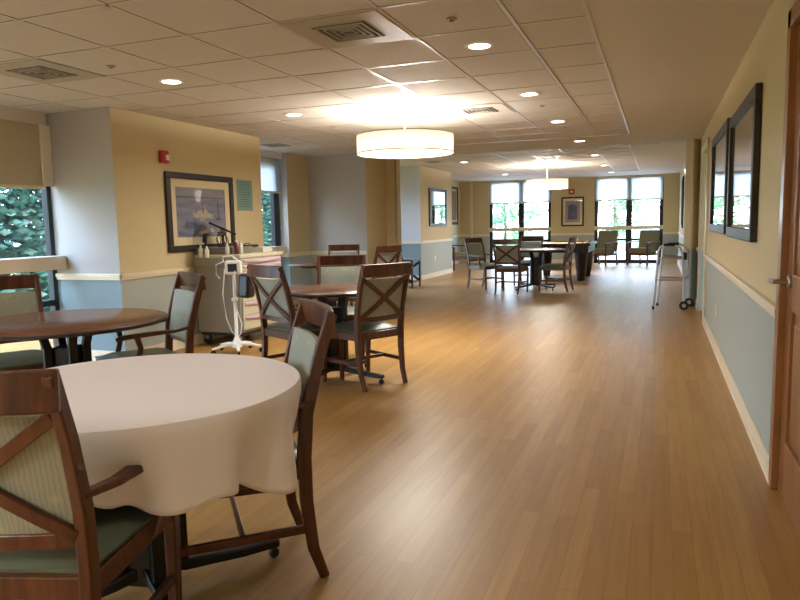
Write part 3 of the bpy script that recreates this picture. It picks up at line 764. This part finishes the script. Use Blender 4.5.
f = MB(); f.tube([(.32, 10.12, .75), (.36, 10.33, .75), (.40, 10.55, .75)], .012).tube([(.345, 10.12, .48), (.38, 10.33, .46), (.42, 10.55, .48)], .012).build('front_crossbar', M['alu'], t)
MB().box((.325, 10.14, .70), (.375, 10.22, .80)).build('folding_latch', M['rubber'], t, bevel=.005)

# ------------------------------------------------------------------ side table in the alcove mouth
t = thing('side_table', 'dark wooden side table with crossed side bars beside the yellow pillar', 'side table', (-4.80, 12.68, 0), 0)
MB().box((-.30, -.26, .535), (.30, .26, .565)).build('tabletop', M['chairwood'], t, bevel=.005)
for a in (-1, 1):
    for b in (-1, 1): MB().box((a*.27-.018, b*.23-.018, 0), (a*.27+.018, b*.23+.018, .535)).build('leg', M['gamewood'], t, bevel=.003)
for b in (-1, 1):
    for s in (-1, 1): MB().sweep([(-.27*s, b*.23, .12), (.27*s, b*.23, .50)], .02, .05).build('cross_bar', M['gamewood'], t)
MB().box((-.27, -.23, .10), (.27, .23, .12)).build('shelf', M['gamewood'], t)
t = thing('desk_telephone', 'small black telephone on the dark side table', 'telephone', (-4.86, 12.62, .565), .2)
MB().box((-.10, -.09, 0), (.10, .09, .035)).build('base', M['blackplastic'], t, bevel=.008)
MB().sweep([(-.07, -.085, .06), (-.075, 0, .075), (-.07, .085, .06)], .045, .03).build('handset', M['blackplastic'], t, bevel=.008)

# ------------------------------------------------------------------ wall pictures
def framed(name, label, cat, m, w, h, fw, art, fmat='picframe', depth=.035, inner=None, matw=.0, glass=True):
    """m maps local (x right, y up, z out of the wall)"""
    t = thing(name, label, cat); t.matrix_world = m
    f = MB()
    f.box((-w/2, -h/2, .002), (w/2, -h/2+fw, depth)).box((-w/2, h/2-fw, .002), (w/2, h/2, depth)).box((-w/2, -h/2+fw, .002), (-w/2+fw, h/2-fw, depth)).box((w/2-fw, -h/2+fw, .002), (w/2, h/2-fw, depth))
    f.build('frame', M[fmat], t, bevel=.005)
    iw, ih = w/2-fw, h/2-fw
    if matw:
        b = MB(); q = matw
        b.box((-iw, -ih, .006), (iw, -ih+q, .014)).box((-iw, ih-q, .006), (iw, ih, .014)).box((-iw, -ih+q, .006), (-iw+q, ih-q, .014)).box((iw-q, -ih+q, .006), (iw, ih-q, .014))
        b.build('mat_board', M['mat_board'], t)
    if inner:
        b = MB(); q = .012; e = .018
        b.box((-iw, -ih, .008), (iw, -ih+q, e)).box((-iw, ih-q, .008), (iw, ih, e)).box((-iw, -ih+q, .008), (-iw+q, ih-q, e)).box((iw-q, -ih+q, .008), (iw, ih-q, e)); b.build('inner_frame', M[inner], t)
    art(t, iw-matw, ih-matw)
    if glass: MB().box((-iw, -ih, .020), (iw, ih, .022)).build('glass_cover', M['picglass'], t)
    return t
def onwall(x, y, z, facing):
    """facing: '+x','-x','-y' -> matrix with local z out of wall"""
    out = {'+x': Vector((1, 0, 0)), '-x': Vector((-1, 0, 0)), '-y': Vector((0, -1, 0))}[facing]; up = Vector((0, 0, 1)); rt = up.cross(out)
    return Matrix(((rt.x, up.x, out.x, x), (rt.y, up.y, out.y, y), (rt.z, up.z, out.z, z), (0, 0, 0, 1)))
def noisy_print(name, c1, c2, scale=(3, 14, 1)):
    m = bpy.data.materials.new(name); m.use_nodes = True; n, l = m.node_tree.nodes, m.node_tree.links
    b = n['Principled BSDF']; b.inputs['Roughness'].default_value = .6
    tc = n.new('ShaderNodeTexCoord'); mp = n.new('ShaderNodeMapping'); mp.inputs['Scale'].default_value = scale
    t = n.new('ShaderNodeTexNoise'); t.inputs['Scale'].default_value = 1.6; t.inputs['Detail'].default_value = 6
    r = n.new('ShaderNodeValToRGB'); r.color_ramp.elements[0].color = (*c1, 1); r.color_ramp.elements[1].color = (*c2, 1); r.color_ramp.elements[0].position = .3; r.color_ramp.elements[1].position = .7
    l.new(tc.outputs['Object'], mp.inputs[0]); l.new(mp.outputs[0], t.inputs[0]); l.new(t.outputs['Fac'], r.inputs[0]); l.new(r.outputs[0], b.inputs['Base Color']); return m
sea = noisy_print('printed_calm_water', lin((92, 96, 120)), lin((134, 134, 156)), (2, 12, 1)); sky_p = noisy_print('printed_hazy_sky', lin((120, 118, 134)), lin((142, 138, 148)), (1, 4, 1))
isl = mat('printed_far_shore', lin((84, 84, 104)), .6); rockp = mat('printed_pale_rock', lin((176, 160, 140)), .6, var=.4, vscale=60); darkp = mat('printed_dark_mast', lin((44, 42, 52)), .6)
def art_harbour(t, iw, ih):
    b = MB(); q = random.Random(3)
    b.mat(0).box((-iw, -ih, .007), (iw, ih*.62, .010)); b.mat(1).box((-iw, ih*.62, .007), (iw, ih, .010))
    b.mat(2).box((-iw, ih*.58, .0100), (-iw*.1, ih*.66, .0104)).box((-iw*.1, ih*.60, .0100), (iw*.9, ih*.64, .0104))
    for k in range(90):
        u = q.gauss(0, .55); v = q.gauss(0, .5); x = iw*(.02+.32*u); y = ih*(-.10+.22*v*(1-abs(u)*.5)); s = q.uniform(.008, .022)
        b.mat(3).box((x-s*1.4, y-s*.6, .0104+k*.00002), (x+s*1.4, y+s*.6, .0108+k*.00002))
    b.mat(4).box((iw*.04, -ih*.05, .0125), (iw*.07, ih*.42, .0128)).box((iw*.66, -ih*.30, .0125), (iw*.70, ih*.48, .0128)).box((iw*.56, -ih*.3, .0125), (iw*.78, -ih*.24, .0128))
    for x in (-.62, -.3, .3): b.box((iw*x, -ih*.6, .0125), (iw*(x+.02), -ih*.3, .0128))
    b.build('seascape_print', [sea, sky_p, isl, rockp, darkp], t)
framed('framed_harbour_picture', 'large framed picture of pale rocks and masts on grey-blue water', 'picture', onwall(XW, 6.215, 1.44, '+x'), 1.16, .83, .065, art_harbour, matw=.085, glass=True, fmat='picframe')
muted = noisy_print('printed_muted_landscape', lin((96, 88, 74)), lin((150, 140, 120)), (2, 3, 1)); muted2 = noisy_print('printed_meadow', lin((70, 80, 60)), lin((118, 120, 92)), (2, 6, 1))
def art_land(t, iw, ih):
    b = MB(); b.mat(0).box((-iw, -ih*.2, .007), (iw, ih, .010)); b.mat(1).box((-iw, -ih, .007), (iw, -ih*.2, .010)); b.build('landscape_print', [muted, muted2], t)
framed('framed_landscape_picture', 'dark framed glazed picture on the right wall nearer the camera', 'picture', onwall(XR, 5.13, 1.575, '-x'), 1.50, .90, .075, art_land, inner='goldframe', depth=.04)
framed('framed_landscape_picture', 'dark framed glazed picture on the right wall further from the camera', 'picture', onwall(XR, 6.93, 1.60, '-x'), 1.68, .93, .075, art_land, inner='goldframe', depth=.04)
def art_mirror(t, iw, ih): MB().box((-iw, -ih, .007), (iw, ih, .016)).build('mirror_pane', M['mirror'], t)
framed('wall_mirror', 'dark framed mirror on the cream wall beyond the yellow pillar, reflecting a window', 'mirror', onwall(-4.98, 15.55, 1.65, '+x'), 1.35, .88, .07, art_mirror, glass=False)
greyp = noisy_print('printed_grey_still_life', lin((40, 40, 44)), lin((120, 112, 100)), (6, 6, 1))
def art_grey(t, iw, ih): MB().box((-iw, -ih, .007), (iw, ih, .010)).build('art_print', greyp, t)
framed('framed_grey_picture', 'dark framed grey picture partly hidden behind the mirror wall', 'picture', onwall(-5.90, 19.8, 1.80, '+x'), 1.3, 1.16, .08, art_grey, matw=.06)
bluep = noisy_print('printed_blue_field', lin((58, 70, 120)), lin((96, 104, 150)), (3, 3, 1)); palep = mat('printed_pale_paper', lin((150, 144, 160)), .7)
def art_blue(t, iw, ih):
    b = MB(); b.mat(1).box((-iw, -ih, .007), (iw, ih, .010)); b.mat(0).box((-iw*.62, -ih*.72, .010), (iw*.62, ih*.55, .0105)).box((-iw*.4, ih*.55, .010), (iw*.3, ih*.68, .0105)); b.build('abstract_print', [bluep, palep], t)
framed('framed_blue_picture', 'framed blue abstract picture on the far wall between the two windows', 'picture', onwall(-2.42, YF, 1.54, '-y'), .66, .87, .045, art_blue, matw=.07)
brown = mat('reddish_brown_frame', lin((96, 60, 50)), .4)
def art_plain(t, iw, ih): MB().box((-iw, -ih, .007), (iw, ih, .010)).build('art_print', greyp, t)
framed('framed_tall_picture', 'reddish-brown framed tall picture edge-on on the far right wall', 'picture', onwall(XR, 17.6, 1.65, '-x'), .8, 1.2, .06, art_plain)
# wall sconce and notice on the far right wall
t = thing('wall_sconce', 'white glowing wall sconce high on the far right wall', 'wall lamp', (XR, 12.9, 2.0))
MB().box((-.02, -.06, -.08), (-.001, .06, .08)).build('back_plate', M['white'], t, bevel=.004)
MB().sweep([(-.065, 0, -.13), (-.075, 0, 0), (-.095, 0, .13)], .16, .09, (1, 0, 0), n=12, taper=(.7, .9, 1.1)).build('lamp_shade', emis('sconce_glow', (1, .9, .75), 1.6), t)

# poster, alarms, outlets
t = thing('wall_poster', 'pale teal printed notice on the wall right of the harbour picture', 'poster'); t.matrix_world = onwall(XW, 7.07, 1.655, '+x')
MB().box((-.165, -.185, .001), (.165, .185, .004)).build('paper_sheet', mat('teal_paper', lin((120, 150, 146)), .8), t)
b = MB(); q = random.Random(5)
for k in range(11):
    y = .155-.029*k; w_ = q.uniform(.07, .13)
    b.box((-w_, y-.004, .004), (w_, y+.004, .0046))
b.build('printed_text_lines', mat('teal_ink', lin((74, 104, 100)), .8), t)
t = thing('fire_alarm', 'red fire alarm strobe on the cream wall above the harbour picture', 'fire alarm'); t.matrix_world = onwall(XW, 5.63, 1.995, '+x')
MB().box((-.055, -.062, 0), (.055, .062, .045)).build('housing', M['red'], t, bevel=.006)
MB().box((-.005, -.035, .045), (.045, .02, .065)).build('strobe_lens', M['white'], t, bevel=.006)
t = thing('fire_alarm', 'small red fire alarm above the blue picture on the far wall', 'fire alarm'); t.matrix_world = onwall(-2.45, YF, 2.13, '-y')
MB().box((-.08, -.075, .001), (.08, .075, .05)).build('housing', M['red'], t, bevel=.006)
MB().box((-.04, -.03, .05), (.04, .03, .065)).build('strobe_lens', M['white'], t, bevel=.006)
def outlet(m, label):
    t = thing('power_outlet', label, 'outlet'); t.matrix_world = m
    MB().box((-.037, -.058, .001), (.037, .058, .008)).build('cover_plate', M['white'], t, bevel=.002)
    for s in (-1, 1): MB().box((-.017, s*.026-.013, .008), (.017, s*.026+.013, .010)).build('socket', M['trim'], t, bevel=.002)
outlet(onwall(XR, 7.0, .40, '-x'), 'white power outlet low on the blue dado of the right wall')
outlet(onwall(.45, 10.66, .62, '-y'), 'white outlet on the dado of the narrow right pilaster behind the walker')
outlet(onwall(-4.98, 15.3, .45, '+x'), 'white outlet on the dado below the wall mirror')

# ------------------------------------------------------------------ medical cart
cx0, cx1, cy0, cy1 = -4.68, -4.11, 6.0, 6.86
t = thing('medical_cart', 'grey and cream medical cart with mauve drawer pulls under the harbour picture', 'cart', ((cx0+cx1)/2, (cy0+cy1)/2, 0))
hx, hy = (cx1-cx0)/2, (cy1-cy0)/2
body = MB().box((-hx, -hy, .14), (hx-.02, hy, .94)).build('body', M['cartgrey'], t, bevel=.015)
MB().box((-hx-.0, -hy-.01, .94), (hx+.01, hy+.01, .985)).build('worktop', M['cartcream'], t, bevel=.012)
MB().box((-hx+.02, -hy-.05, .86), (hx-.05, -hy+.0, .955)).build('side_tray', M['cartgrey'], t, bevel=.01)
MB().box((-hx, -hy+.02, .985), (-hx+.42, hy-.38, 1.06)).build('rear_riser', M['carttop'], t, bevel=.006)
zs = [(.875, .935), (.805, .870), (.66, .80), (.48, .655), (.33, .475), (.17, .325)]
for z0, z1 in zs:
    d_ = MB().box((hx-.02, -hy+.03, z0), (hx, hy-.03, z1)).build('drawer', M['cartcream'], t, bevel=.006)
    ys = [-hy+.06+(2*hy-.12)*k/8 for k in range(9)]
    MB().sweep([(hx+.004+.016*math.sin(PI*k/8), ys[k], z1-.020-.012*math.sin(PI*k/8)) for k in range(9)], .022, .024).build('drawer_pull', M['mauve'], d_, bevel=.004)
for a in (-1, 1):
    for b in (-1, 1):
        m = Matrix.Translation((a*(hx-.07), b*(hy-.07), .05)) @ Matrix.Rotation(PI/2, 4, 'X')
        w = MB().lathe([(0, -.014), (.045, -.014), (.050, -.01), (.050, .01), (.045, .014), (0, .014)], n=22, m=m).build('caster', M['rubber'], t)
        MB().box((a*(hx-.07)-.02, b*(hy-.07)-.024, .06), (a*(hx-.07)+.02, b*(hy-.07)+.024, .14)).build('caster_fork', M['grille_l'], w)
MB().box((-hx+.02, -hy+.02, .105), (hx-.02, hy-.02, .14)).build('base_bumper', M['blackplastic'], t, bevel=.01)
ZT = .985
def bottle(x, y, z, r, h, m, label, capm='white'):
    t = thing('bottle', label, 'bottle', (x, y, z)); 
    MB().lathe([(0, 0), (r*.95, 0), (r, .006), (r, h*.68), (r*.45, h*.82), (r*.45, h*.88), (0, h*.88)], n=20).build('body', M[m], t)
    MB().lathe([(r*.5, h*.86), (r*.5, h), (0, h)], n=16).build('cap', M[capm], t)
M['amber'] = mat('dark_red_brown_plastic', lin((88, 34, 30)), .3); M['clear'] = mat('cloudy_plastic', lin((200, 196, 180)), .3)
bottle(-4.56, 6.03-.05+.0, .955, .028, .13, 'white', 'leftmost white bottle on the cart side tray') if False else None
bottle(-4.58, 5.975, .955, .024, .13, 'white', 'left of the two white bottles on the grey side tray of the cart')
bottle(-4.50, 5.975, .955, .024, .12, 'white', 'right of the two white bottles on the grey side tray of the cart')
bottle(-4.20, 6.08, ZT, .028, .15, 'amber', 'dark red bottle at the near corner of the cart top')
bottle(-4.22, 6.19, ZT, .024, .13, 'clear', 'cloudy bottle next to the dark red bottle on the cart')
bottle(-4.28, 6.03, ZT, .022, .12, 'clear', 'slim cloudy bottle left of the dark red bottle on the cart')
t = thing('glove_box', 'pale glove box on the right end of the cart top', 'box', (-4.25, 6.66, ZT), .1)
MB().box((-.07, -.12, 0), (.07, .12, .055)).build('carton', M['clear'], t, bevel=.004); MB().box((-.03, -.07, .055), (.03, .07, .062)).build('glove_tissue', M['white'], t, bevel=.003)
t = thing('black_case', 'small black case behind the glove box on the cart', 'case', (-4.45, 6.66, ZT), 0)
MB().box((-.08, -.13, 0), (.08, .13, .085)).build('shell', M['blackplastic'], t, bevel=.02, seg=3); MB().tube([(0, -.06, .08), (0, -.04, .10), (0, .04, .10), (0, .06, .08)], .006).build('handle', M['blackplastic'], t)
t = thing('tilted_monitor', 'flat black monitor tilted on a short stand at the back of the cart', 'monitor', (-4.50, 6.27, 1.06), .62)
MB().lathe([(0, 0), (.075, 0), (.07, .012), (.015, .02), (.013, .15), (0, .15)], n=20).build('stand', M['blackplastic'], t)
MB().box((-.155, -.10, -.011), (.155, .10, .011), Matrix.Translation((.0, 0, .20)) @ Matrix.Rotation(.45, 4, 'Y')).build('screen', M['blackplastic'], t, bevel=.004)
MB().box((-.03, -.03, .13), (.03, .03, .20)).build('tilt_bracket', M['grille_l'], t, bevel=.004)
t = thing('barcode_scanner', 'black handheld scanner standing at the left of the cart top', 'scanner', (-4.60, 6.09, 1.06), .2)
MB().lathe([(0, 0), (.045, 0), (.04, .012), (.012, .02), (.010, .09), (0, .09)], n=18).build('stand', M['blackplastic'], t)
MB().sweep([(-.01, 0, .05), (.0, 0, .12), (.02, 0, .17)], .035, .045, (0, 1, 0)).build('grip', M['blackplastic'], t, bevel=.006)
MB().sweep([(-.05, 0, .155), (.09, 0, .185)], .055, .04).build('head', M['grille_l'], t, bevel=.008)
t = thing('cable_bundle', 'tangled black cable bundle on the cart beside the laptop', 'cable', (-4.38, 6.09, 1.06))
pts = []
for k in range(40):
    a = k*.55; pts.append((.055*math.cos(a)*(1+.3*math.sin(k)), .05*math.sin(a)*(1+.25*math.cos(k*1.7)), .006+.16*abs(math.sin(k*.37))))
MB().tube(pts, .0045, 6).build('cable', M['blackplastic'], t)

# ------------------------------------------------------------------ vital signs stand
t = thing('vital_signs_stand', 'white rolling vital signs stand with monitor and basket in front of the cart', 'medical stand', (-3.99, 5.71, 0), 0)
MB().lathe([(.0, .06), (.06, .06), (.055, .10), (.03, .14), (.018, .17), (.016, .90), (0, .90)], n=20).build('pole', M['whitemetal'], t)
for k in range(5):
    a = .35+k*2*PI/5; ca, sa = math.cos(a), math.sin(a)
    l = MB().sweep([(ca*.03, sa*.03, .085), (ca*.14, sa*.14, .085), (ca*.26, sa*.26, .062)], .042, .026, taper=(1.1, 1, .75)).build('foot', M['whitemetal'], t, bevel=.006)
    m = Matrix.Translation((ca*.25, sa*.25, .026)) @ Matrix.Rotation(a, 4, 'Z') @ Matrix.Rotation(PI/2, 4, 'X')
    MB().lathe([(0, -.010), (.022, -.010), (.026, -.006), (.026, .006), (.022, .010), (0, .010)], n=18, m=m).build('caster', M['rubber'], l)
mn = MB().box((-.08, -.06, .80), (.08, .05, .94), Matrix.Rotation(.5, 4, 'Z') @ Matrix.Rotation(0, 4, 'X')).build('monitor', M['whitemetal'], t, bevel=.02, seg=3)
MB().box((-.05, -.066, .83), (.04, -.060, .91), Matrix.Rotation(.5, 4, 'Z')).build('screen', M['grille'], mn, bevel=.003)
MB().tube([(-.08, -.05, .93), (-.08, -.06, .98), (.0, -.02, .99), (.07, .0, .93)], .008, 8).build('carry_handle', M['whitemetal'], mn)
MB().sweep([(-.02, -.02, .55), (.03, .0, .55)], .07, .03).build('pole_clamp', M['whitemetal'], t, bevel=.006)
MB().box((.02, -.08, .58), (.15, .06, .82), Matrix.Rotation(.1, 4, 'Y')).build('cuff_pouch', M['blackplastic'], t, bevel=.03, seg=3)
cb = MB()
cb.tube([(-.07, -.05, .86), (-.10, -.06, .6), (-.09, -.03, .35), (-.04, -.02, .22), (-.02, 0, .18)], .006, 8)
cb.tube([(.05, -.05, .84), (.03, -.07, .55), (.09, -.03, .30), (.05, 0, .2), (.02, 0, .16)], .006, 8)
cb.tube([(-.08, -.06, .93), (-.15, -.08, .90), (-.16, -.07, .80), (-.13, -.05, .76)], .007, 8)
cb.build('coiled_tubing', M['whitemetal'], t)

# ------------------------------------------------------------------ light from outside
w = bpy.data.worlds.new('sky'); bpy.context.scene.world = w; w.use_nodes = True
n, l = w.node_tree.nodes, w.node_tree.links
bg = n['Background']; tc = n.new('ShaderNodeTexCoord'); sp = n.new('ShaderNodeSeparateXYZ'); rp = n.new('ShaderNodeValToRGB')
l.new(tc.outputs['Generated'], sp.inputs[0]); l.new(sp.outputs['Z'], rp.inputs[0]); l.new(rp.outputs[0], bg.inputs[0])
rp.color_ramp.elements[0].position = 0; rp.color_ramp.elements[0].color = (.66, .82, 1.0, 1); rp.color_ramp.elements[1].position = .7; rp.color_ramp.elements[1].color = (.42, .62, 1.0, 1)
bg.inputs[1].default_value = 13
sn = bpy.data.lights.new('sun', 'SUN'); sn.energy = 9; sn.angle = .02; sn.color = (1, .95, .88)
so = bpy.data.objects.new('sun', sn); C.objects.link(so); so.rotation_euler = Vector((-.55, .5, -.66)).to_track_quat('-Z', 'Y').to_euler()
def portal(x, y, z, sx, sz, d):
    p = bpy.data.lights.new('window_portal', 'AREA'); p.shape = 'RECTANGLE'; p.size = sx; p.size_y = sz; p.cycles.is_portal = True
    o = bpy.data.objects.new('window_portal', p); C.objects.link(o); o.location = (x, y, z); o.rotation_euler = Vector(d).to_track_quat('-Z', 'Z').to_euler()
portal(XL-.18, 1.53, 1.18, 6.86, 2.36, (1, 0, 0)); portal(XL-.18, 8.33, 1.18, 1.75, 2.36, (1, 0, 0)); portal(-6.42, 12.65, 1.25, 2.1, 2.5, (1, 0, 0))
portal(-4.015, YF+.25, 1.24, 1.91, 2.48, (0, -1, 0)); portal(-.84, YF+.25, 1.24, 1.9, 2.48, (0, -1, 0))

# ------------------------------------------------------------------ camera
cam = bpy.data.cameras.new('camera'); co = bpy.data.objects.new('camera', cam); C.objects.link(co)
cam.sensor_width = 36; cam.lens = 672/800*36; cam.clip_start = .05; cam.clip_end = 300
def nv(a):
    return Vector(a).normalized()
ay = nv((659-400, -(219-300), -672)); ax = -nv((-1358-400, -(259-300), -672)); ax = (ax - ay*ax.dot(ay)).normalized(); az = ax.cross(ay)
co.matrix_world = Matrix(((*ax, 0), (*ay, 0), (*az, 1.27), (0, 0, 0, 1)))
bpy.context.scene.camera = co
sc = bpy.context.scene
sc.view_settings.view_transform = 'Standard'; sc.view_settings.look = 'None'; sc.view_settings.gamma = 1; sc.view_settings.use_curve_mapping = False
sc.view_settings.exposure = .58
sc.cycles.max_bounces = 10; sc.cycles.diffuse_bounces = 5; sc.cycles.transparent_max_bounces = 12; sc.cycles.sample_clamp_indirect = 4
sc.cycles.use_denoising = True
